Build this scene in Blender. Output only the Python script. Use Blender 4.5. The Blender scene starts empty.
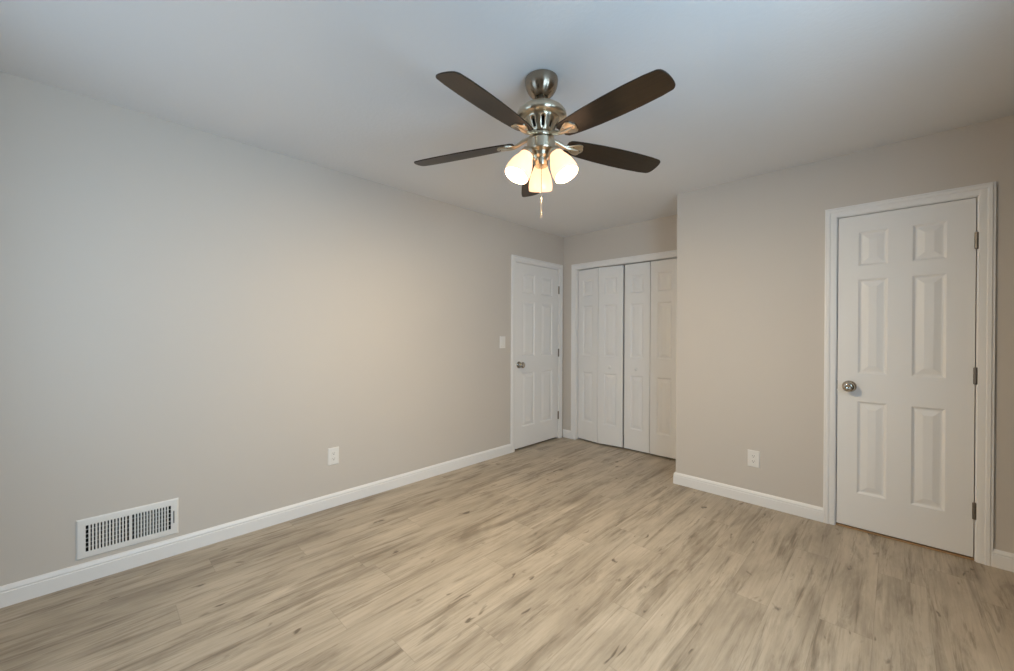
import bpy, bmesh, math, random
from mathutils import Vector, Matrix

random.seed(4)
sc = bpy.context.scene
COL = sc.collection
PI = math.pi

# ------------------------------------------------------------------ room dimensions (metres)
XL, XE = -2.9246, 0.56          # left wall, side wall beyond the camera
YB, YR, YS = 3.9941, 3.4209, -0.54   # closet wall, right wall, wall behind the camera
XJ = -1.3293                    # corner where the right wall ends and the closet alcove begins
H = 2.44
CAM_H = 1.2563

# ------------------------------------------------------------------ camera
yaw, pitch, roll = 0.7713, -0.0037, 0.0043
fw = Vector((-math.sin(yaw)*math.cos(pitch), math.cos(yaw)*math.cos(pitch), math.sin(pitch)))
r0 = Vector((math.cos(yaw), math.sin(yaw), 0)); u0 = r0.cross(fw)
rt = r0*math.cos(roll) + u0*math.sin(roll); up = u0*math.cos(roll) - r0*math.sin(roll)
cam = bpy.data.cameras.new('camera'); co = bpy.data.objects.new('camera', cam); COL.objects.link(co)
M4 = Matrix(((rt.x, up.x, -fw.x, 0), (rt.y, up.y, -fw.y, 0), (rt.z, up.z, -fw.z, CAM_H), (0, 0, 0, 1)))
co.matrix_world = M4
cam.sensor_fit = 'HORIZONTAL'; cam.sensor_width = 36; cam.lens = 400.1*36/1014; cam.clip_start = 0.02
sc.camera = co

# ------------------------------------------------------------------ world, exposure, daylight
sc.view_settings.view_transform = 'Standard'; sc.view_settings.look = 'None'
sc.view_settings.gamma = 1.0; sc.view_settings.use_curve_mapping = False
sc.view_settings.exposure = 0.10
sc.cycles.use_denoising = True
sc.cycles.sample_clamp_indirect = 6
sc.cycles.max_bounces = 10
sc.cycles.diffuse_bounces = 6
w = bpy.data.worlds.new('sky'); sc.world = w; w.use_nodes = True
bg = w.node_tree.nodes['Background']; bg.inputs[0].default_value = (0.62, 0.78, 1.0, 1); bg.inputs[1].default_value = 1.2

WIN = (0.25, 1.65, 0.80, 2.06)        # y0, y1, z0, z1 of the window in the side wall, beyond the frame
WINS = (-2.40, -1.40, 0.80, 2.06)     # x0, x1, z0, z1 of the window in the wall behind the camera
def area(name, loc, rot, sx, sy, power, col):
    l = bpy.data.lights.new(name, 'AREA'); l.shape = 'RECTANGLE'; l.size = sx; l.size_y = sy
    l.energy = power; l.color = col
    o = bpy.data.objects.new(name, l); COL.objects.link(o); o.location = loc; o.rotation_euler = rot
    return o
area('daylight_window', (XE+0.12, (WIN[0]+WIN[1])/2, 1.43), (PI/2, 0, PI/2), 1.34, 1.2, 46, (0.47, 0.745, 1.0))
area('daylight_window', ((WINS[0]+WINS[1])/2, YS-0.12, 1.43), (-PI/2, 0, PI), 0.94, 1.2, 7.5, (0.42, 0.72, 1.0))
LAMP_W = 34.0                    # each bulb of the fan
LAMP_COL = (1.0, 0.765, 0.45)
SHADE_EMIT = 1.0

# ------------------------------------------------------------------ material helpers
def mat(name, col, rough=0.5, metal=0.0, bump=None, spec=None, mottling=0.0):
    m = bpy.data.materials.new(name); m.use_nodes = True
    nt = m.node_tree; b = nt.nodes['Principled BSDF']
    b.inputs['Base Color'].default_value = (*col, 1); b.inputs['Roughness'].default_value = rough
    b.inputs['Metallic'].default_value = metal
    if spec is not None: b.inputs['Specular IOR Level'].default_value = spec
    tc = nt.nodes.new('ShaderNodeTexCoord')
    if mottling:
        n = nt.nodes.new('ShaderNodeTexNoise'); n.inputs['Scale'].default_value = 3; n.inputs['Detail'].default_value = 4
        nt.links.new(tc.outputs['Object'], n.inputs['Vector'])
        mx = nt.nodes.new('ShaderNodeMix'); mx.data_type = 'RGBA'
        mx.inputs[6].default_value = (*[c*(1-mottling) for c in col], 1); mx.inputs[7].default_value = (*[min(1, c*(1+mottling)) for c in col], 1)
        nt.links.new(n.outputs['Fac'], mx.inputs[0]); nt.links.new(mx.outputs[2], b.inputs['Base Color'])
    if bump:
        sca, st, dist = bump
        n = nt.nodes.new('ShaderNodeTexNoise'); n.inputs['Scale'].default_value = sca; n.inputs['Detail'].default_value = 3
        nt.links.new(tc.outputs['Object'], n.inputs['Vector'])
        bp = nt.nodes.new('ShaderNodeBump'); bp.inputs['Strength'].default_value = st; bp.inputs['Distance'].default_value = dist
        nt.links.new(n.outputs['Fac'], bp.inputs['Height']); nt.links.new(bp.outputs[0], b.inputs['Normal'])
    return m

M_WALL = mat('greige wall paint', (0.605, 0.552, 0.495), 0.75, bump=(160, 0.08, 0.002), mottling=0.012)
M_UNSEEN_DARK = mat('darkened unseen wall', (0.20, 0.18, 0.155), 0.75, bump=(160, 0.08, 0.002))  # made-up dark colour on the unseen walls, cuts light bounced into the room
M_CEIL = mat('ceiling paint', (0.76, 0.745, 0.735), 0.9, bump=(55, 0.25, 0.004), mottling=0.015)
M_TRIM = mat('white trim paint', (0.83, 0.81, 0.79), 0.4)
M_DOOR = mat('white door paint', (0.83, 0.81, 0.79), 0.42, bump=(90, 0.03, 0.001))
M_PLATE = mat('white plastic', (0.80, 0.77, 0.73), 0.35)
M_VENT = mat('white enamel', (0.80, 0.78, 0.75), 0.35)
M_DARK = mat('painted dark of openings', (0.010, 0.009, 0.008), 0.9, spec=0.1)  # near-black colour standing in for the shade inside openings
M_NICK = mat('brushed nickel', (0.62, 0.53, 0.40), 0.28, 1.0)
M_ROD = mat('satin nickel rod', (0.62, 0.56, 0.48), 0.32, 1.0)
M_KNOB = mat('polished nickel', (0.50, 0.45, 0.38), 0.14, 1.0)
M_NICKD = mat('dark nickel', (0.36, 0.29, 0.22), 0.25, 1.0)
for m_ in (M_NICK, M_NICKD):             # brushed around the turning axis
    b_ = m_.node_tree.nodes['Principled BSDF']; b_.inputs['Anisotropic'].default_value = 0.85; b_.inputs['Anisotropic Rotation'].default_value = 0.25
    tg = m_.node_tree.nodes.new('ShaderNodeTangent'); tg.direction_type = 'RADIAL'; tg.axis = 'Z'
    m_.node_tree.links.new(tg.outputs[0], b_.inputs['Tangent'])
M_HINGE = mat('satin nickel hinge', (0.25, 0.215, 0.18), 0.38, 1.0)
M_CORE = mat('black motor core', (0.03, 0.028, 0.025), 0.6)
M_OAK = mat('oak threshold', (0.42, 0.25, 0.12), 0.5, mottling=0.15)
M_GLASS = bpy.data.materials.new('window glass'); M_GLASS.use_nodes = True
nt = M_GLASS.node_tree; nt.nodes.clear()
o_ = nt.nodes.new('ShaderNodeOutputMaterial'); mx_ = nt.nodes.new('ShaderNodeMixShader'); mx_.inputs[0].default_value = 0.08
t_ = nt.nodes.new('ShaderNodeBsdfTransparent'); g_ = nt.nodes.new('ShaderNodeBsdfGlossy'); g_.inputs['Roughness'].default_value = 0.02
nt.links.new(t_.outputs[0], mx_.inputs[1]); nt.links.new(g_.outputs[0], mx_.inputs[2]); nt.links.new(mx_.outputs[0], o_.inputs[0])

# dark walnut fan blades with fine grain along the blade
def blade_material():
    m = bpy.data.materials.new('dark walnut blade'); m.use_nodes = True
    nt = m.node_tree; b = nt.nodes['Principled BSDF']; L = nt.links
    tc = nt.nodes.new('ShaderNodeTexCoord'); mp = nt.nodes.new('ShaderNodeMapping'); mp.inputs['Scale'].default_value = (3, 60, 60)
    n = nt.nodes.new('ShaderNodeTexNoise'); n.inputs['Scale'].default_value = 2; n.inputs['Detail'].default_value = 5
    r = nt.nodes.new('ShaderNodeValToRGB')
    r.color_ramp.elements[0].position = 0.3; r.color_ramp.elements[0].color = (0.016, 0.008, 0.003, 1)
    r.color_ramp.elements[1].position = 0.75; r.color_ramp.elements[1].color = (0.032, 0.017, 0.007, 1)
    L.new(tc.outputs['Object'], mp.inputs[0]); L.new(mp.outputs[0], n.inputs['Vector']); L.new(n.outputs['Fac'], r.inputs[0]); L.new(r.outputs[0], b.inputs['Base Color'])
    b.inputs['Roughness'].default_value = 0.36; b.inputs['Specular IOR Level'].default_value = 0.42
    return m
M_BLADE = blade_material()

def shade_material():
    m = bpy.data.materials.new('frosted glass shade'); m.use_nodes = True
    nt = m.node_tree; L = nt.links; nt.nodes.clear()
    o = nt.nodes.new('ShaderNodeOutputMaterial'); d = nt.nodes.new('ShaderNodeBsdfDiffuse'); d.inputs[0].default_value = (0.40, 0.36, 0.28, 1)
    g = nt.nodes.new('ShaderNodeBsdfGlossy'); g.inputs['Roughness'].default_value = 0.2
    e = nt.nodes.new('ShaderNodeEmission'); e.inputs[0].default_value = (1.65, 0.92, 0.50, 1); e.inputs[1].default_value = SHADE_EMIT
    m2 = nt.nodes.new('ShaderNodeMixShader'); m2.inputs[0].default_value = 0.05
    ad = nt.nodes.new('ShaderNodeAddShader')
    L.new(d.outputs[0], m2.inputs[1]); L.new(g.outputs[0], m2.inputs[2])
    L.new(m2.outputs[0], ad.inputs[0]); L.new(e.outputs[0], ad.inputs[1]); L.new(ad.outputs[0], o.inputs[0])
    return m
M_SHADE = shade_material()
M_BULB = bpy.data.materials.new('lit bulb'); M_BULB.use_nodes = True
b_ = M_BULB.node_tree.nodes['Principled BSDF']; b_.inputs['Emission Color'].default_value = (0.93, 0.96, 1.0, 1); b_.inputs['Emission Strength'].default_value = 6.0

# grey-beige vinyl planks running along Y
def floor_material():
    m = bpy.data.materials.new('wood look planks'); m.use_nodes = True
    nt = m.node_tree; b = nt.nodes['Principled BSDF']; L = nt.links; N = nt.nodes.new
    def math_(op, a, bb=None, c=None):
        n = N('ShaderNodeMath'); n.operation = op
        for i, v in enumerate((a, bb, c)):
            if v is None: continue
            if isinstance(v, (int, float)): n.inputs[i].default_value = v
            else: L.new(v, n.inputs[i])
        return n.outputs[0]
    tc = N('ShaderNodeTexCoord'); sp = N('ShaderNodeSeparateXYZ'); L.new(tc.outputs['Object'], sp.inputs[0])
    X, Y = sp.outputs[0], sp.outputs[1]
    PW, PL = 0.178, 1.22
    rowf = math_('DIVIDE', math_('ADD', X, 10.03), PW); row = math_('FLOOR', rowf); fx = math_('FRACT', rowf)
    wn = N('ShaderNodeTexWhiteNoise'); wn.noise_dimensions = '1D'; L.new(row, wn.inputs['W'])
    yf = math_('ADD', math_('DIVIDE', math_('ADD', Y, 10.0), PL), math_('MULTIPLY', wn.outputs['Value'], 7.31))
    pl = math_('FLOOR', yf); fy = math_('FRACT', yf)
    cb = N('ShaderNodeCombineXYZ'); L.new(row, cb.inputs[0]); L.new(pl, cb.inputs[1])
    pn = N('ShaderNodeTexWhiteNoise'); pn.noise_dimensions = '2D'; L.new(cb.outputs[0], pn.inputs['Vector'])
    rnd = pn.outputs['Value']
    off = math_('MULTIPLY', rnd, 37.0)
    def grain(sx, sy, scale, detail, rough, dist=0.0):
        v = N('ShaderNodeCombineXYZ'); L.new(math_('MULTIPLY', X, sx), v.inputs[0]); L.new(math_('ADD', math_('MULTIPLY', Y, sy), off), v.inputs[1]); L.new(off, v.inputs[2])
        n = N('ShaderNodeTexNoise'); n.inputs['Scale'].default_value = scale; n.inputs['Detail'].default_value = detail; n.inputs['Roughness'].default_value = rough; n.inputs['Distortion'].default_value = dist
        L.new(v.outputs[0], n.inputs['Vector']); return n.outputs['Fac']
    def ramp(fac, stops):
        r = N('ShaderNodeValToRGB'); cr = r.color_ramp
        while len(cr.elements) < len(stops): cr.elements.new(0.5)
        for e, (p, c) in zip(cr.elements, stops): e.position = p; e.color = (*c, 1) if len(c) == 3 else c
        L.new(fac, r.inputs[0]); return r.outputs[0]
    def mix(f, a, c, mode='MIX'):
        x = N('ShaderNodeMix'); x.data_type = 'RGBA'; x.blend_type = mode
        if isinstance(f, (int, float)): x.inputs[0].default_value = f
        else: L.new(f, x.inputs[0])
        for i, v in ((6, a), (7, c)):
            if isinstance(v, tuple): x.inputs[i].default_value = (*v, 1)
            else: L.new(v, x.inputs[i])
        return x.outputs[2]
    def cloud(sx, sy, scale, detail, rough, dist=0.0):           # runs on across the plank edges
        v = N('ShaderNodeCombineXYZ'); L.new(math_('MULTIPLY', X, sx), v.inputs[0]); L.new(math_('MULTIPLY', Y, sy), v.inputs[1])
        n = N('ShaderNodeTexNoise'); n.inputs['Scale'].default_value = scale; n.inputs['Detail'].default_value = detail; n.inputs['Roughness'].default_value = rough; n.inputs['Distortion'].default_value = dist
        L.new(v.outputs[0], n.inputs['Vector']); return n.outputs['Fac']
    broad = math_('MULTIPLY_ADD', grain(5.5, 1.1, 1.0, 6, 0.64, 0.7), 0.55, math_('MULTIPLY', cloud(4.5, 1.3, 1.0, 5, 0.6, 0.8), 0.45))
    fine = grain(60, 2.4, 1.0, 6, 0.68, 0.4)
    streak = math_('MULTIPLY_ADD', grain(14, 1.1, 1.0, 6, 0.68, 1.1), 0.65, math_('MULTIPLY', cloud(7, 1.6, 1.0, 5, 0.6, 1.0), 0.35))
    thin = grain(38, 2.2, 1.0, 5, 0.62, 1.2)
    knot = grain(20, 7.0, 1.0, 2, 0.5, 0.5)
    base = ramp(broad, [(0.32, (0.30, 0.248, 0.188)), (0.48, (0.455, 0.385, 0.298)), (0.64, (0.57, 0.49, 0.388))])
    base = mix(0.42, base, ramp(fine, [(0.34, (0.64, 0.61, 0.58)), (0.58, (1.05, 1.04, 1.03))]), 'MULTIPLY')
    sf = ramp(streak, [(0.50, (0, 0, 0)), (0.61, (1, 1, 1))])
    base = mix(math_('MULTIPLY', sf, 0.56), base, (0.165, 0.128, 0.088))
    tf = math_('MULTIPLY', ramp(thin, [(0.53, (0, 0, 0)), (0.63, (1, 1, 1))]), ramp(streak, [(0.44, (0.12, 0.12, 0.12)), (0.58, (1, 1, 1))]))
    base = mix(math_('MULTIPLY', tf, 0.55), base, (0.14, 0.102, 0.066))
    kf = ramp(knot, [(0.69, (0, 0, 0)), (0.76, (1, 1, 1))])
    base = mix(math_('MULTIPLY', kf, 0.8), base, (0.09, 0.065, 0.042))
    tone = ramp(rnd, [(0.0, (0.94, 0.938, 0.935)), (0.5, (1.0, 0.995, 0.99)), (1.0, (1.04, 1.035, 1.03))])
    base = mix(1.0, base, tone, 'MULTIPLY')
    ex = math_('MINIMUM', fx, math_('SUBTRACT', 1.0, fx)); ey = math_('MINIMUM', fy, math_('SUBTRACT', 1.0, fy))
    seam = math_('MAXIMUM', math_('LESS_THAN', ex, 0.007), math_('LESS_THAN', ey, 0.0012))
    base = mix(math_('MULTIPLY', seam, 0.25), base, (0.14, 0.11, 0.08))
    L.new(base, b.inputs['Base Color'])
    rr = math_('MULTIPLY_ADD', fine, 0.18, 0.36); L.new(rr, b.inputs['Roughness'])
    bp = N('ShaderNodeBump'); bp.inputs['Strength'].default_value = 0.12; bp.inputs['Distance'].default_value = 0.002
    L.new(math_('SUBTRACT', fine, math_('MULTIPLY', seam, 1.0)), bp.inputs['Height']); L.new(bp.outputs[0], b.inputs['Normal'])
    return m
M_FLOOR = floor_material()

# ------------------------------------------------------------------ mesh helpers
def obj(name, bm, m, parent=None, smooth=False, bevel=0, recalc=True, autosmooth=None):
    if recalc: bmesh.ops.recalc_face_normals(bm, faces=bm.faces)
    me = bpy.data.meshes.new(name); bm.to_mesh(me); bm.free()
    me.materials.append(m)
    if smooth or autosmooth:
        for p in me.polygons: p.use_smooth = True
    if autosmooth: me.set_sharp_from_angle(angle=math.radians(autosmooth))
    o = bpy.data.objects.new(name, me); COL.objects.link(o)
    if parent: o.parent = parent
    if bevel:
        b = o.modifiers.new('bevel', 'BEVEL'); b.width = bevel; b.segments = 2; b.limit_method = 'ANGLE'; b.angle_limit = math.radians(40)
    return o
def tag(o, label, cat, kind=None, group=None):
    o['label'] = label; o['category'] = cat
    if kind: o['kind'] = kind
    if group: o['group'] = group
    return o
def empty(name, loc, rz=0):
    o = bpy.data.objects.new(name, None); COL.objects.link(o); o.location = loc; o.rotation_euler = (0, 0, rz); o.empty_display_size = 0.1
    return o
def box(bm, x0, x1, y0, y1, z0, z1):
    v = [bm.verts.new(p) for p in ((x0,y0,z0),(x1,y0,z0),(x1,y1,z0),(x0,y1,z0),(x0,y0,z1),(x1,y0,z1),(x1,y1,z1),(x0,y1,z1))]
    for f in ((0,3,2,1),(4,5,6,7),(0,1,5,4),(1,2,6,5),(2,3,7,6),(3,0,4,7)): bm.faces.new([v[i] for i in f])
def lathe(bm, prof, seg=48, mtx=None, cap=True):
    """revolve (r, z) points about the z axis; r = 0 closes to a point"""
    rings = []
    for r, z in prof:
        if r < 1e-6: ring = [bm.verts.new((0, 0, z))]
        else: ring = [bm.verts.new((r*math.cos(2*PI*i/seg), r*math.sin(2*PI*i/seg), z)) for i in range(seg)]
        rings.append(ring)
    for a, b in zip(rings, rings[1:]):
        for i in range(seg):
            j = (i+1) % seg
            if len(a) == 1 and len(b) == 1: continue
            if len(a) == 1: bm.faces.new((a[0], b[i], b[j]))
            elif len(b) == 1: bm.faces.new((a[i], b[0], a[j]))
            else: bm.faces.new((a[i], b[i], b[j], a[j]))
    if cap:
        for ring in (rings[0], rings[-1]):
            if len(ring) > 1: bm.faces.new(ring)
    if mtx is not None:
        bmesh.ops.transform(bm, matrix=mtx, verts=[v for r in rings for v in r])
def sweep(bm, prof, path, frames, closed_prof=True):
    """sweep a 2D profile (a, b) along points; frames give the two axes at every point"""
    rings = [[bm.verts.new(Vector(p) + Vector(A)*a + Vector(B)*b) for a, b in prof] for p, (A, B) in zip(path, frames)]
    n = len(prof)
    for r, s in zip(rings, rings[1:]):
        for i in range(n if closed_prof else n-1):
            j = (i+1) % n; bm.faces.new((r[i], r[j], s[j], s[i]))
    bm.faces.new(rings[0]); bm.faces.new(rings[-1])
def tube(bm, pts, rad, seg=12):
    pts = [Vector(p) for p in pts]; rad = rad if isinstance(rad, (list, tuple)) else [rad]*len(pts)
    rings = []
    for k, p in enumerate(pts):
        d = (pts[min(k+1, len(pts)-1)] - pts[max(k-1, 0)]).normalized()
        a = d.orthogonal().normalized() if k == 0 else (a - d*a.dot(d)).normalized()
        b = d.cross(a)
        rings.append([bm.verts.new(p + (a*math.cos(2*PI*i/seg) + b*math.sin(2*PI*i/seg))*rad[k]) for i in range(seg)])
    for r, s in zip(rings, rings[1:]):
        for i in range(seg): bm.faces.new((r[i], r[(i+1) % seg], s[(i+1) % seg], s[i]))
    bm.faces.new(rings[0]); bm.faces.new(rings[-1])

# ------------------------------------------------------------------ room shell
T = 0.14                                             # wall thickness
RD = 0.075                                           # depth of the door recesses
# door openings (slab sizes)
RDX0, RDX1, RDZ0, RDZ1 = -0.276, 0.317, 0.018, 2.028   # right door slab in the right wall
LDY0, LDY1 = 3.135, 3.897                              # left door slab in the left wall
CLX0, CLX1, CLZ = -2.733, -1.535, 2.026                # closet opening
GAP = 0.004; JT = 0.012                                # clearance and jamb thickness

bm = bmesh.new(); box(bm, XL-T, XE+T, YS-T, YB+0.8, -0.06, 0.0)
tag(obj('floor', bm, M_FLOOR), 'grey beige wood look plank floor', 'floor', 'structure')
bm = bmesh.new(); box(bm, XL-T, XE+T, YS-T, YB+0.8, H, H+0.08)
tag(obj('ceiling', bm, M_CEIL), 'white textured ceiling above the fan', 'ceiling', 'structure')

def wall_with_recess(bm, box_at, a0, a1, o0, o1, oz, depth):
    """a wall along one axis from a0 to a1 with a recess from o0 to o1, up to oz"""
    box_at(a0, o0, 0, T, 0, H); box_at(o1, a1, 0, T, 0, H); box_at(o0, o1, 0, T, oz, H); box_at(o0, o1, depth, T, 0, oz)
m_ = GAP + JT
bm = bmesh.new()
wall_with_recess(bm, lambda p0, p1, d0, d1, z0, z1: box(bm, XL-d1, XL-d0, p0, p1, z0, z1), YS-T, YB, LDY0-m_, LDY1+m_, RDZ1+m_, RD)
tag(obj('wall_left', bm, M_WALL), 'long greige wall on the left with vent and outlet', 'wall', 'structure')
bm = bmesh.new()
wall_with_recess(bm, lambda p0, p1, d0, d1, z0, z1: box(bm, p0, p1, YR+d0, YR+d1, z0, z1), XJ, XE+T, RDX0-m_, RDX1+m_, RDZ1+m_, RD)
box(bm, XJ, XJ+T, YR+T, YB+0.7, 0, H)
tag(obj('wall_right', bm, M_WALL), 'greige wall on the right beside the narrow white door', 'wall', 'structure')
bm = bmesh.new()
box(bm, XL-T, CLX0-JT, YB, YB+T, 0, H); box(bm, CLX1+JT, XJ, YB, YB+T, 0, H); box(bm, CLX0-JT, CLX1+JT, YB, YB+T, CLZ+JT, H)
box(bm, XL-T, XJ, YB+0.6, YB+0.7, 0, H); box(bm, XL-T, XL, YB+T, YB+0.6, 0, H)
tag(obj('wall_back', bm, M_WALL), 'short greige alcove wall holding the closet', 'wall', 'structure')
bm = bmesh.new(); x0, x1, z0, z1 = WINS
box(bm, XL, x0, YS-T, YS, 0, H); box(bm, x1, XE, YS-T, YS, 0, H); box(bm, x0, x1, YS-T, YS, 0, z0); box(bm, x0, x1, YS-T, YS, z1, H)
tag(obj('wall_near', bm, M_UNSEEN_DARK), 'unseen wall behind the camera with a window, darkened to cut bounced light', 'wall', 'structure')
bm = bmesh.new(); y0, y1, z0, z1 = WIN
box(bm, XE, XE+T, YS-T, y0, 0, H); box(bm, XE, XE+T, y1, YR, 0, H); box(bm, XE, XE+T, y0, y1, 0, z0); box(bm, XE, XE+T, y0, y1, z1, H)
tag(obj('wall_side', bm, M_UNSEEN_DARK), 'unseen wall beside the camera with a window, darkened to cut bounced light', 'wall', 'structure')

def window(n, along, a0, a1, z0, z1, p_in, sgn, label):
    """sash window; along = 0: wall runs in x, 1: wall runs in y; p_in = inner wall face, sgn = outward direction"""
    def bx(bm, s0, s1, d0, d1, q0, q1):
        lo, hi = sorted((p_in+sgn*d0, p_in+sgn*d1))
        if along == 0: box(bm, s0, s1, lo, hi, q0, q1)
        else: box(bm, lo, hi, s0, s1, q0, q1)
    bm = bmesh.new(); f = 0.045
    bx(bm, a0, a0+f, 0.03, 0.09, z0, z1); bx(bm, a1-f, a1, 0.03, 0.09, z0, z1); bx(bm, a0+f, a1-f, 0.03, 0.09, z0, z0+f); bx(bm, a0+f, a1-f, 0.03, 0.09, z1-f, z1)
    zm = (z0+z1)/2; bx(bm, a0+f, a1-f, 0.04, 0.08, zm-0.02, zm+0.02)
    r = obj('window_%d' % n, bm, M_TRIM); tag(r, label, 'window', 'structure')
    bm = bmesh.new(); bx(bm, a0+f, a1-f, 0.055, 0.059, z0+f, zm-0.02); bx(bm, a0+f, a1-f, 0.055, 0.059, zm+0.02, z1-f); obj('glass', bm, M_GLASS, r)
    bm = bmesh.new(); bx(bm, a0-0.06, a1+0.06, -0.03, 0.03, z0-0.025, z0); obj('window_sill', bm, M_TRIM, r, bevel=0.003)
    bm = bmesh.new()
    bx(bm, a0-0.06, a0, -0.015, 0, z0, z1+0.06); bx(bm, a1, a1+0.06, -0.015, 0, z0, z1+0.06); bx(bm, a0, a1, -0.015, 0, z1, z1+0.06); obj('window_casing', bm, M_TRIM, r, bevel=0.003)
window(2, 0, *WINS, YS, -1, 'white sash window in the wall behind the camera')
window(1, 1, *WIN, XE, 1, 'white sash window in the wall beside the camera')

# ------------------------------------------------------------------ baseboards
BBH = 0.095
BBP = [(0, 0), (0.0150, 0), (0.0150, 0.066), (0.0125, 0.069), (0.0125, 0.073), (0.0140, 0.077), (0.0110, 0.086), (0.0070, 0.092), (0.0045, BBH), (0, BBH)]
def baseboard(name, runs, label):
    bm = bmesh.new()
    for pts, norms in runs:
        # at inner/outer mitres the profile is pushed along the sum of the two wall normals
        sweep(bm, BBP, [(x, y, 0.0) for x, y in pts], [((nx, ny, 0), (0, 0, 1)) for nx, ny in norms])
    tag(obj(name, bm, M_TRIM, autosmooth=30), label, 'baseboard', 'structure')
CW = 0.060                                            # casing width
baseboard('baseboard_left', [([(XL, YS), (XL, LDY0-0.005-CW)], [(1, 1), (1, 0)])], 'long white baseboard under the wall vent')
baseboard('baseboard_back', [([(XL, YB), (CLX0-0.005-CW, YB)], [(1, -1), (0, -1)])], 'short white baseboard between the corner door and closet')
baseboard('baseboard_right', [([(XJ, YB), (XJ, YR), (RDX0-0.005-CW, YR)], [(-1, -1), (-1, -1), (0, -1)])], 'white baseboard wrapping the corner beside the closet')
baseboard('baseboard_side', [([(RDX1+0.005+CW, YR), (XE, YR), (XE, YS), (XL, YS)], [(0, -1), (-1, -1), (-1, 1), (1, 1)])], 'white baseboard right of the narrow door')

# ------------------------------------------------------------------ door casings (jamb + moulded casing) as trim
CP = [(0, 0), (0, 0.009), (0.006, 0.0115), (0.026, 0.0125), (0.030, 0.0125), (0.034, 0.0165), (0.048, 0.0175), (0.052, 0.0135), (CW, 0.0125), (CW, 0)]   # (distance from inner edge, height)
def casing(name, frame, a0, a1, ztop, depth, label, stop=None):
    """frame(s, d, z) -> world; d > 0 is into the room; a0..a1 is the clear opening between the jambs"""
    bm = bmesh.new(); rv = 0.005
    pts = [(a0-rv, 0.0, (-1, 0)), (a0-rv, ztop+rv, (-1, 1)), (a1+rv, ztop+rv, (1, 1)), (a1+rv, 0.0, (1, 0))]
    rings = [[bm.verts.new(frame(s+dx*a, h, z+dz*a)) for a, h in CP] for s, z, (dx, dz) in pts]
    n = len(CP)
    for r, q in zip(rings, rings[1:]):
        for i in range(n): bm.faces.new((r[i], r[(i+1) % n], q[(i+1) % n], q[i]))
    bm.faces.new(rings[0]); bm.faces.new(rings[-1])
    def bx(s0, s1, d0, d1, z0, z1):
        v = [bm.verts.new(frame(s, d, z)) for s, d, z in ((s0,d0,z0),(s1,d0,z0),(s1,d1,z0),(s0,d1,z0),(s0,d0,z1),(s1,d0,z1),(s1,d1,z1),(s0,d1,z1))]
        for f in ((0,3,2,1),(4,5,6,7),(0,1,5,4),(1,2,6,5),(2,3,7,6),(3,0,4,7)): bm.faces.new([v[i] for i in f])
    bx(a0-JT, a0, -depth, 0, 0, ztop); bx(a1, a1+JT, -depth, 0, 0, ztop); bx(a0-JT, a1+JT, -depth, 0, ztop, ztop+JT)
    if stop: 
        bx(a0, a0+0.012, -depth, stop, 0, ztop); bx(a1-0.012, a1, -depth, stop, 0, ztop); bx(a0+0.012, a1-0.012, -depth, stop, ztop-0.012, ztop)
    return tag(obj(name, bm, M_TRIM, autosmooth=35), label, 'door frame', 'structure')
F_R = lambda s, d, z: Vector((s, YR-d, z))
F_L = lambda s, d, z: Vector((XL+d, s, z))
F_C = lambda s, d, z: Vector((s, YB-d, z))
casing('trim_1', F_R, RDX0-GAP, RDX1+GAP, RDZ1+GAP, RD-0.001, 'white moulded casing around the narrow door on the right', stop=-0.040)
casing('trim_2', F_L, LDY0-GAP, LDY1+GAP, RDZ1+GAP, RD-0.001, 'white moulded casing around the corner door', stop=-0.040)
casing('trim_3', F_C, CLX0, CLX1, CLZ, T, 'white moulded casing around the closet opening')
bm = bmesh.new(); box(bm, RDX0-GAP, RDX1+GAP, YR+0.002, YR+RD, 0, 0.009); tag(obj('trim_4', bm, M_OAK, bevel=0.003), 'thin brown wooden threshold under the narrow door', 'threshold', 'structure')
bm = bmesh.new(); box(bm, CLX0, CLX1, YB+0.080, YB+0.110, CLZ-0.016, CLZ); tag(obj('trim_5', bm, M_NICKD), 'metal track above the closet doors', 'track', 'structure')

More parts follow.
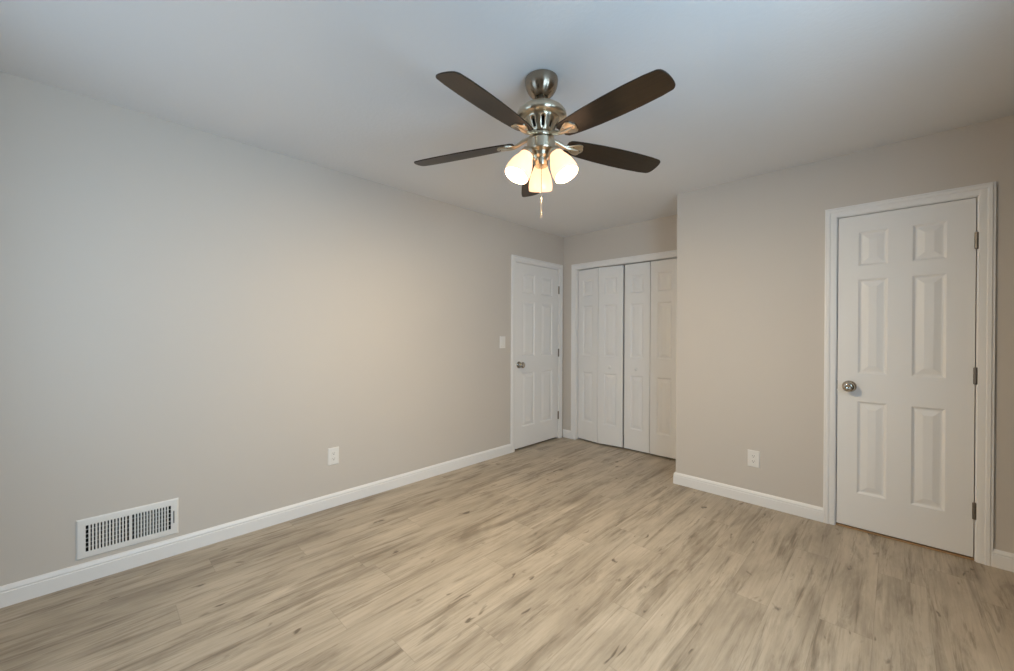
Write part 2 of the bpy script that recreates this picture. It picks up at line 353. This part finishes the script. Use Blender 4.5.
# ------------------------------------------------------------------ panelled doors
def panel_slab(bm, W, Hh, xcuts, zcuts, th=0.035, w1=0.012, w2=0.008, w3=0.030, sink=0.009, lift=0.0075):
    """slab in local x (width), z (height); front face at y=0 looking to -y. xcuts/zcuts: [(lo,hi)...] panel columns and rows"""
    xs = [0] + [v for c in xcuts for v in c] + [W]; zs = [0] + [v for c in zcuts for v in c] + [Hh]
    g = {}
    def vert(i, j):
        if (i, j) not in g: g[i, j] = bm.verts.new((xs[i], 0, zs[j]))
        return g[i, j]
    for i in range(len(xs)-1):
        for j in range(len(zs)-1):
            c = [vert(i, j), vert(i+1, j), vert(i+1, j+1), vert(i, j+1)]
            if i % 2 == 1 and j % 2 == 1:
                rings = [c]; 
                for off, y in ((w1, sink), (w1+w2, sink), (w1+w2+w3, sink-lift)):
                    a, b, p, q = xs[i]+off, xs[i+1]-off, zs[j]+off, zs[j+1]-off
                    rings.append([bm.verts.new((a, y, p)), bm.verts.new((b, y, p)), bm.verts.new((b, y, q)), bm.verts.new((a, y, q))])
                for r, s in zip(rings, rings[1:]):
                    for k in range(4): bm.faces.new((r[k], r[(k+1) % 4], s[(k+1) % 4], s[k]))
                bm.faces.new(rings[-1])
            else: bm.faces.new(c)
    nx, nz = len(xs)-1, len(zs)-1
    loop = [g[i, 0] for i in range(nx+1)] + [g[nx, j] for j in range(1, nz+1)] + [g[i, nz] for i in range(nx-1, -1, -1)] + [g[0, j] for j in range(nz-1, 0, -1)]
    back = [bm.verts.new((v.co.x, th, v.co.z)) for v in loop]
    n = len(loop)
    for k in range(n): bm.faces.new((loop[k], loop[(k+1) % n], back[(k+1) % n], back[k]))
    bm.faces.new(back)
ZROWS = [(0.222, 0.815), (0.994, 1.599), (1.686, 1.903)]      # measured from the slab's bottom edge
def knob_set(parent, x, z):
    """turned door knob with rosette, axis along -y in door space"""
    R = Matrix.Translation((x, 0, z)) @ Matrix.Rotation(PI/2, 4, 'X') @ Matrix.Scale(1.12, 4)
    bm = bmesh.new(); lathe(bm, [(0, -0.001), (0.033, -0.001), (0.033, 0.004), (0.028, 0.009), (0.016, 0.012), (0.012, 0.016), (0.0115, 0.028), (0.016, 0.033), (0.0255, 0.040), (0.029, 0.049), (0.0275, 0.058), (0.020, 0.0645), (0.010, 0.0665), (0.0085, 0.0655), (0, 0.0655)], 40, R)
    k = obj('door_knob', bm, M_KNOB, parent, autosmooth=50); return k
def hinge(parent, x, z, side):
    """butt hinge knuckle on the slab edge: barrel with tips, two thin leaves"""
    bm = bmesh.new(); hh = 0.089
    Rm = Matrix.Translation((x, -0.006, z))
    q = 0.0085; lathe(bm, [(0, -hh/2-0.004), (0.005, -hh/2-0.003), (q, -hh/2), (q, -0.016), (q-0.001, -0.0155), (q-0.001, -0.0145), (q, -0.014), (q, 0.014), (q-0.001, 0.0145), (q-0.001, 0.0155), (q, 0.016), (q, hh/2), (0.005, hh/2+0.003), (0, hh/2+0.004)], 16, Rm)
    box(bm, x-0.0015 if side > 0 else x-0.004, x+0.004 if side > 0 else x+0.0015, -0.004, 0.03, z-hh/2, z+hh/2)
    return obj('hinge', bm, M_HINGE, parent, autosmooth=40)

# right door (narrow): front looks to -y
W = RDX1-RDX0; Hh = RDZ1-RDZ0
bm = bmesh.new(); panel_slab(bm, W, Hh, [(0.100, 0.238), (0.345, 0.484)], ZROWS)
d = obj('door_1', bm, M_DOOR, bevel=0.0012); d.location = (RDX0, YR+0.002, RDZ0)
tag(d, 'narrow white six panel door on the right with a nickel knob', 'door', 'structure')
knob_set(d, 0.060, 0.908)
for z in (1.788, 1.034, 0.280): hinge(d, W+0.002, z-0.018, 1)
bm = bmesh.new(); box(bm, -0.0035, 0.0005, 0.003, 0.03, 0.884, 0.941); obj('latch_plate', bm, M_HINGE, d)
# left door in the corner: front looks to +x, hinges at the far edge
W2 = LDY1-LDY0
bm = bmesh.new(); panel_slab(bm, W2, Hh, [(0.115, 0.325), (0.437, 0.647)], ZROWS)
d = obj('door_2', bm, M_DOOR, bevel=0.0012); d.location = (XL-0.002, LDY0, RDZ0); d.rotation_euler = (0, 0, PI/2)
tag(d, 'white six panel door near the corner beside the light switch', 'door', 'structure')
knob_set(d, 0.062, 0.905)
for z in (1.788, 1.034, 0.280): hinge(d, W2+0.002, z-0.018, 1)
bm = bmesh.new(); box(bm, -0.0035, 0.0005, 0.003, 0.03, 0.876, 0.934); obj('latch_plate', bm, M_HINGE, d)
# closet: two bifold pairs, each of two hinged leaves; the left pair stands slightly folded
YD = YB + 0.040; LW = (CLX1-CLX0-0.012)/4; ZB0, ZB1 = 0.016, 2.018
ZR3 = [(0.218, 0.800), (0.990, 1.575), (1.685, 1.880)]
def leaf(parent, p0, p1):
    bm = bmesh.new(); L_ = (Vector(p1)-Vector(p0)).length - 0.006
    panel_slab(bm, L_, ZB1-ZB0, [(0.072, L_-0.072)], ZR3, th=0.030)
    o = obj('door_leaf', bm, M_DOOR, parent, bevel=0.0025); o.location = (p0[0], p0[1], ZB0)
    o.rotation_euler = (0, 0, math.atan2(p1[1]-p0[1], p1[0]-p0[0])); return o, L_
def closet_knob(parent, lw):
    bm = bmesh.new()
    lathe(bm, [(0, -0.001), (0.008, -0.001), (0.0075, 0.010), (0.010, 0.014), (0.016, 0.018), (0.0175, 0.023), (0.015, 0.028), (0.007, 0.031), (0, 0.0315)], 28, Matrix.Translation((lw/2, 0, 0.890-ZB0)) @ Matrix.Rotation(PI/2, 4, 'X'))
    obj('door_knob', bm, M_DOOR, parent, smooth=True)
FOLD = 0.036
e = empty('door_3', (CLX0+0.003, YD, 0)); tag(e, 'left pair of white bifold closet doors, slightly folded', 'closet door', 'structure')
dx = math.sqrt(LW*LW-FOLD*FOLD)
leaf(e, (0, 0), (dx, -FOLD)); l2, lw = leaf(e, (dx, -FOLD), (2*dx, 0)); closet_knob(l2, lw)
e = empty('door_4', (CLX1-0.003-2*LW, YD, 0)); tag(e, 'right pair of white bifold closet doors, closed flat', 'closet door', 'structure')
l3, lw = leaf(e, (0, 0), (LW, -0.004)); closet_knob(l3, lw); leaf(e, (LW, -0.004), (2*LW, 0))

# ------------------------------------------------------------------ wall plates
def plate_mesh(bm, w_, h_, t_=0.006):
    b = 0.004
    rings = [[bm.verts.new((x, y, z)) for x, z in ((-a, -c), (a, -c), (a, c), (-a, c))] for a, c, y in ((w_/2, h_/2, 0), (w_/2, h_/2, -t_*0.45), (w_/2-b, h_/2-b, -t_))]
    for r, s in zip(rings, rings[1:]):
        for k in range(4): bm.faces.new((r[k], r[(k+1) % 4], s[(k+1) % 4], s[k]))
    bm.faces.new(rings[0]); bm.faces.new(rings[-1])
def screw(parent, x, y, z, m=None):
    bm = bmesh.new(); lathe(bm, [(0, -0.001), (0.0035, -0.001), (0.0032, 0.001), (0, 0.0018)], 14, Matrix.Translation((x, y, z)) @ Matrix.Rotation(PI/2, 4, 'X')); obj('screw', bm, m or M_PLATE, parent)
def outlet(loc, rz, label):
    r = empty('wall_outlet', loc, rz); tag(r, label, 'outlet', group='electrical outlets')
    bm = bmesh.new(); plate_mesh(bm, 0.078, 0.124); obj('cover_plate', bm, M_PLATE, r)
    for s in (-1, 1):
        bm = bmesh.new(); n = 20
        # rounded receptacle face
        ring = []
        for k in range(n):
            a = 2*PI*k/n; ring.append((0.0165*max(-1, min(1, 1.25*math.cos(a))), 0.0145*max(-1, min(1, 1.25*math.sin(a)))))
        f0 = [bm.verts.new((x, -0.0055, z+s*0.0195)) for x, z in ring]; f1 = [bm.verts.new((x*0.96, -0.0075, z*0.96+s*0.0195)) for x, z in ring]
        for k in range(n): bm.faces.new((f0[k], f0[(k+1) % n], f1[(k+1) % n], f1[k]))
        bm.faces.new(f0); bm.faces.new(f1)
        f = obj('receptacle', bm, M_PLATE, r)
        bm = bmesh.new(); z = s*0.0195
        box(bm, -0.0075, -0.0055, -0.0078, -0.0070, z-0.001, z+0.008); box(bm, 0.0055, 0.0075, -0.0078, -0.0070, z, z+0.008)
        lathe(bm, [(0, 0.0070), (0.0026, 0.0070), (0.0026, 0.0078), (0, 0.0078)], 12, Matrix.Translation((0, 0, z-0.006)) @ Matrix.Rotation(PI/2, 4, 'X'))
        obj('socket_shade_inlay', bm, M_DARK, f)  # solid dark inlays, the shade of the slots is in their colour
    screw(r, 0, -0.006, 0)
    return r
outlet((XL, 1.205, 0.365), PI/2, 'white electrical outlet low on the long left wall')
outlet((-0.756, YR, 0.335), 0, 'white electrical outlet on the wall between closet and narrow door')
r = empty('light_switch', (XL, 2.941, 1.172), PI/2); tag(r, 'white rocker light switch on the wall beside the corner door', 'light switch')
bm = bmesh.new(); plate_mesh(bm, 0.080, 0.124); obj('cover_plate', bm, M_PLATE, r)
bm = bmesh.new()
v = [bm.verts.new(p) for p in ((-0.0165,-0.0055,-0.033),(0.0165,-0.0055,-0.033),(0.0165,-0.0055,0.033),(-0.0165,-0.0055,0.033),(-0.0155,-0.0105,-0.032),(0.0155,-0.0105,-0.032),(0.0155,-0.0068,0.032),(-0.0155,-0.0068,0.032))]
for f in ((0,1,2,3),(4,5,6,7),(0,1,5,4),(1,2,6,5),(2,3,7,6),(3,0,4,7)): bm.faces.new([v[i] for i in f])
obj('rocker', bm, M_PLATE, r, bevel=0.0008)
for z in (-0.048, 0.048): screw(r, 0, -0.006, z)

# ------------------------------------------------------------------ wall register (vent)
VW, VH = 0.398, 0.200
vr = empty('wall_vent', (XL, 0.131, 0.217), PI/2); tag(vr, 'white metal air vent low on the left wall above the baseboard', 'vent')
bm = bmesh.new()
B0, B1, ZH = 0.034, 0.006, 0.066        # bank edge from the plate's edge, half centre bar, half bank height
prof = [(0, 0), (0, -0.002), (0.006, -0.0075), (0.020, -0.0085)]
rings = [[bm.verts.new((x, y, z)) for x, z in ((-VW/2+o, -VH/2+o), (VW/2-o, -VH/2+o), (VW/2-o, VH/2-o), (-VW/2+o, VH/2-o))] for o, y in prof]
for a, b in zip(rings, rings[1:]):
    for k in range(4): bm.faces.new((a[k], a[(k+1) % 4], b[(k+1) % 4], b[k]))
ix, iz = VW/2-0.020, VH/2-0.020
bx_ = [(-VW/2+B0, -B1), (B1, VW/2-B0)]
def vbox(x0, x1, z0, z1): box(bm, x0, x1, -0.0085, -0.0055, z0, z1)
vbox(-ix, ix, ZH, iz); vbox(-ix, ix, -iz, -ZH); vbox(-ix, bx_[0][0], -ZH, ZH); vbox(bx_[0][1], bx_[1][0], -ZH, ZH); vbox(bx_[1][1], ix, -ZH, ZH)
obj('vent_frame', bm, M_VENT, vr, recalc=True)
bm = bmesh.new(); box(bm, -ix, ix, -0.0012, 0.0, -iz, iz); obj('duct_shade_panel', bm, M_DARK, vr)  # flat dark sheet on the wall, duct shade put into its colour
for bi, (x0, x1) in enumerate(bx_):
    bm = bmesh.new(); n = 13; pit = (x1-x0)/n; tl = 0.0022 * (1 if bi == 0 else -1)
    for k in range(n+1):
        x = x0 + k*pit; hw = pit*0.19
        if k in (0, n): continue
        v = [bm.verts.new(p) for z in (-ZH, ZH) for p in ((x-hw, -0.0080, z), (x+hw, -0.0080, z), (x+hw+tl, -0.0055, z), (x-hw+tl, -0.0055, z))]
        for f in ((0,1,2,3),(4,5,6,7),(0,1,5,4),(1,2,6,5),(2,3,7,6),(3,0,4,7)): bm.faces.new([v[i] for i in f])
    for k in range(1, 6):
        z = -ZH + 2*ZH*k/6; box(bm, x0, x1, -0.0034, -0.0022, z-0.0010, z+0.0010)
    obj('louver_bank', bm, M_VENT, vr)
bm = bmesh.new(); box(bm, 0.176, 0.1795, -0.0145, -0.0085, -0.034, 0.034); lv = obj('damper_lever', bm, M_CORE, vr, bevel=0.001)
for x in (-VW/2+0.016, VW/2-0.010): screw(vr, x, -0.0078, 0.0, M_VENT)

# ------------------------------------------------------------------ ceiling fan
FX, FY = -1.1864, 1.4427
ZBL = 2.1195; PH = 2.362; PITCH = -0.215
fan = empty('ceiling_fan', (FX, FY, H)); tag(fan, 'brushed nickel ceiling fan with five dark blades and three lit shades', 'ceiling fan')
def fz(prof): return [(r, z-H) for r, z in prof]
bm = bmesh.new(); lathe(bm, fz([(0.072, 2.4395), (0.0755, 2.437), (0.0765, 2.430), (0.0755, 2.416), (0.0725, 2.401), (0.0660, 2.385), (0.0560, 2.371), (0.0430, 2.360), (0.0340, 2.355), (0.0300, 2.354), (0.0275, 2.360), (0.020, 2.385)]), 56); obj('canopy', bm, M_NICKD, fan, autosmooth=50)
bm = bmesh.new(); lathe(bm, fz([(0.0105, 2.380), (0.0105, 2.305)]), 24); lathe(bm, fz([(0.0105, 2.319), (0.015, 2.318), (0.017, 2.313), (0.017, 2.305)]), 32); obj('downrod', bm, M_ROD, fan, autosmooth=40)
bm = bmesh.new(); lathe(bm, fz([(0.020, 2.310), (0.045, 2.309), (0.072, 2.305), (0.093, 2.297), (0.107, 2.286), (0.1150, 2.273), (0.1170, 2.262), (0.1140, 2.253), (0.106, 2.248), (0.084, 2.246), (0.040, 2.246)]), 64); obj('motor_housing', bm, M_NICK, fan, autosmooth=45)
# flared collar with ten ventilation slots
bm = bmesh.new(); seg = 60
rows = [(0.0860, 2.248), (0.0850, 2.241), (0.0780, 2.234), (0.0580, 2.196), (0.0520, 2.186), (0.0490, 2.183)]
rg = [[bm.verts.new((r*math.cos(2*PI*i/seg+PH+PI), r*math.sin(2*PI*i/seg+PH+PI), z-H)) for i in range(seg)] for r, z in rows]
for k, (a, b) in enumerate(zip(rg, rg[1:])):
    for i in range(seg):
        if k == 2 and (i % 6) in (5, 0): continue
        j = (i+1) % seg; bm.faces.new((a[i], a[j], b[j], b[i]))
o = obj('vent_collar', bm, M_NICK, fan, autosmooth=50)
s_ = o.modifiers.new('thickness', 'SOLIDIFY'); s_.thickness = 0.003; s_.offset = -1
bm = bmesh.new(); lathe(bm, fz([(0.045, 2.250), (0.041, 2.21), (0.040, 2.174)]), 40); obj('motor_core', bm, M_CORE, fan, autosmooth=50)
bm = bmesh.new(); lathe(bm, fz([(0.045, 2.180), (0.056, 2.178), (0.0585, 2.172), (0.0585, 2.164), (0.055, 2.160), (0.040, 2.158)]), 56); obj('flywheel', bm, M_NICK, fan, autosmooth=50)
bm = bmesh.new(); lathe(bm, fz([(0.035, 2.154), (0.062, 2.152), (0.0655, 2.149), (0.0655, 2.106), (0.0625, 2.101), (0.040, 2.097), (0.036, 2.092)]), 56); obj('switch_housing', bm, M_NICK, fan, autosmooth=30)
bm = bmesh.new(); lathe(bm, fz([(0.040, 2.099), (0.037, 2.080), (0.030, 2.073), (0.0275, 2.070), (0.0310, 2.067), (0.0320, 2.060), (0.0320, 2.040), (0.0300, 2.036), (0.012, 2.034), (0.008, 2.026), (0, 2.024)]), 40); obj('light_fitter', bm, M_NICK, fan, autosmooth=30)

DROOP = 0.05
def half_w(r):
    P_ = [(0.128, 0.030), (0.140, 0.042), (0.165, 0.0475), (0.22, 0.054), (0.30, 0.060), (0.40, 0.0635), (0.50, 0.0635), (0.58, 0.060), (0.625, 0.0545), (0.640, 0.050)]
    for (a, b), (c, d_) in zip(P_, P_[1:]):
        if r <= c: return b + (d_-b)*(r-a)/(c-a)
    return P_[-1][1]
def blade_matrix(k):
    """local x = along the blade, y = across, rolled about the blade axis"""
    return Matrix.Translation((0, 0, ZBL-H)) @ Matrix.Rotation(PH + k*2*PI/5, 4, 'Z') @ Matrix.Translation((0.64, 0, 0)) @ Matrix.Rotation(math.atan(DROOP), 4, 'Y') @ Matrix.Translation((-0.64, 0, 0)) @ Matrix.Rotation(PITCH, 4, 'X')
def blade_bm():
    bm = bmesh.new(); th = 0.0055
    out = [(r, half_w(r)) for r in (0.128, 0.133, 0.140, 0.152, 0.165, 0.19, 0.22, 0.26, 0.30, 0.35, 0.40, 0.45, 0.50, 0.54, 0.58, 0.605, 0.625)]
    out += [(0.631, 0.0515), (0.637, 0.0470), (0.6415, 0.040), (0.645, 0.028), (0.647, 0.014)]
    loop = [(r, -h) for r, h in out] + [(0.6475, 0.0)] + [(r, h) for r, h in reversed(out)]
    bot = [bm.verts.new((x, y, 0)) for x, y in loop]; top = [bm.verts.new((x, y, th)) for x, y in loop]
    n = len(loop)
    for i in range(n): bm.faces.new((bot[i], bot[(i+1) % n], top[(i+1) % n], top[i]))
    bm.faces.new(bot); bm.faces.new(top); return bm
def iron_bm():
    bm = bmesh.new()
    # leaf shaped plate under the blade root
    out = [(0.118, 0.010), (0.130, 0.012), (0.145, 0.018), (0.160, 0.027), (0.175, 0.0340), (0.188, 0.0370), (0.198, 0.0355), (0.204, 0.030), (0.2055, 0.023), (0.2075, 0.0175), (0.2125, 0.012), (0.215, 0.006)]
    loop = [(r, -h) for r, h in out] + [(0.2155, 0)] + [(r, h) for r, h in reversed(out)]
    t0, t1 = -0.0055, -0.0002
    n = len(loop)
    bot = [bm.verts.new((0.168+(x-0.168)*0.95, y*0.9, t0)) for x, y in loop]; mid = [bm.verts.new((x, y, t0+0.002)) for x, y in loop]; top = [bm.verts.new((x, y, t1)) for x, y in loop]
    for a, b in ((bot, mid), (mid, top)):
        for i in range(n): bm.faces.new((a[i], a[(i+1) % n], b[(i+1) % n], b[i]))
    bm.faces.new(bot); bm.faces.new(top)
    # raised rib and the arm that reaches the flywheel
    pts = [(0.190, 0, -0.005), (0.165, 0, -0.0075), (0.135, 0, -0.006), (0.110, 0, 0.001), (0.085, 0, 0.012), (0.062, 0, 0.018), (0.050, 0, 0.019)]
    tube(bm, pts, [0.004, 0.0075, 0.0095, 0.010, 0.010, 0.010, 0.010], 12)
    return bm
SCREWS = ((0.160, 0.016), (0.160, -0.016), (0.199, 0.0))
def iron_screw_bm(x, y):
    bm = bmesh.new()
    lathe(bm, [(0, -0.0085), (0.0035, -0.0078), (0.0045, -0.0050)], 12, Matrix.Translation((x, y, 0)), cap=True)
    return bm
b0 = obj('blade', blade_bm(), M_BLADE, fan, bevel=0.0012); i0 = obj('blade_arm', iron_bm(), M_NICK, fan, autosmooth=40); S0 = [obj('screw', iron_screw_bm(x, y), M_NICKD, i0, autosmooth=40) for x, y in SCREWS]
b0.matrix_local = blade_matrix(0); i0.matrix_local = blade_matrix(0)
for k in range(1, 5):
    b = b0.copy(); COL.objects.link(b); b.parent = fan; b.matrix_local = blade_matrix(k)
    i = i0.copy(); COL.objects.link(i); i.parent = fan; i.matrix_local = blade_matrix(k)
    for s0 in S0: s = s0.copy(); COL.objects.link(s); s.parent = i

# three bell shades on angled sockets
TILT = math.radians(27); LPH = math.radians(130.5)
def lamp_matrix(a): return Matrix.Translation((0.072*math.cos(a), 0.072*math.sin(a), 2.083-H)) @ Matrix.Rotation(a, 4, 'Z') @ Matrix.Rotation(-TILT, 4, 'Y')
SO = [(0.0285, 0.0), (0.031, -0.012), (0.037, -0.030), (0.046, -0.050), (0.053, -0.072), (0.0575, -0.095), (0.0585, -0.112), (0.0565, -0.128)]
SI = [(r-0.003, z) for r, z in reversed(SO)]; SI[0] = (0.0535, -0.128)
sh0 = so0 = bu0 = None
for k in range(3):
    a = LPH + k*2*PI/3; L4 = lamp_matrix(a)
    if k == 0:
        bm = bmesh.new(); lathe(bm, SO + SI, 48, cap=False); lathe_join = None
        sh = obj('lamp_shade', bm, M_SHADE, fan, smooth=True)
        bm = bmesh.new(); lathe(bm, [(0.012, 0.020), (0.020, 0.016), (0.0295, 0.010), (0.0325, 0.002), (0.0325, -0.010), (0.0310, -0.011)], 40); tube(bm, [(0, 0, 0.006), (-0.012, 0, 0.012), (-0.032, 0, 0.010), (-0.050, 0, -0.002)], 0.009, 12); so = obj('socket_arm', bm, M_NICK, fan, autosmooth=45)
        bm = bmesh.new(); lathe(bm, [(0.012, 0.0), (0.013, -0.025), (0.018, -0.036), (0.025, -0.050), (0.028, -0.064), (0.025, -0.077), (0.016, -0.086), (0, -0.088)], 32); bu = obj('light_bulb', bm, M_BULB, sh, smooth=True)
        sh0, so0, bu0 = sh, so, bu
    else:
        sh = sh0.copy(); COL.objects.link(sh); sh.parent = fan
        so = so0.copy(); COL.objects.link(so); so.parent = fan
        bu = bu0.copy(); COL.objects.link(bu); bu.parent = sh
    sh.matrix_local = L4; so.matrix_local = L4
    l = bpy.data.lights.new('bulb_light', 'POINT'); l.energy = LAMP_W; l.color = LAMP_COL; l.shadow_soft_size = 0.022
    lo = bpy.data.objects.new('bulb_light', l); COL.objects.link(lo)
    lo.location = Matrix.Translation((FX, FY, H)) @ L4 @ Vector((0, 0, -0.1135))
# pull chain with a small fob
bm = bmesh.new()
CX, CY = 0.022*math.sin(yaw), -0.022*math.cos(yaw)
z = 2.050
while z > 1.80:
    lathe(bm, [(0, 0.0014), (0.001, 0.001), (0.0014, 0), (0.001, -0.001), (0, -0.0014)], 8, Matrix.Translation((CX, CY, z-H))); z -= 0.0032
tube(bm, [(CX, CY, 2.055-H), (CX, CY, 1.80-H)], 0.0008, 6)
pc = obj('pull_chain', bm, M_NICKD, fan, smooth=True)
bm = bmesh.new(); lathe(bm, [(0, 0.016), (0.0018, 0.015), (0.0026, 0.010), (0.0026, -0.010), (0.0018, -0.015), (0, -0.016)], 16, Matrix.Translation((CX, CY, 1.868-H))); obj('chain_connector', bm, M_NICKD, pc, smooth=True)
bm = bmesh.new(); lathe(bm, [(0, 0.02), (0.0014, 0.018), (0.0026, 0.0), (0.0024, -0.008), (0, -0.010)], 16, Matrix.Translation((CX, CY, 1.800-H))); obj('pull_fob', bm, M_NICKD, pc, smooth=True)
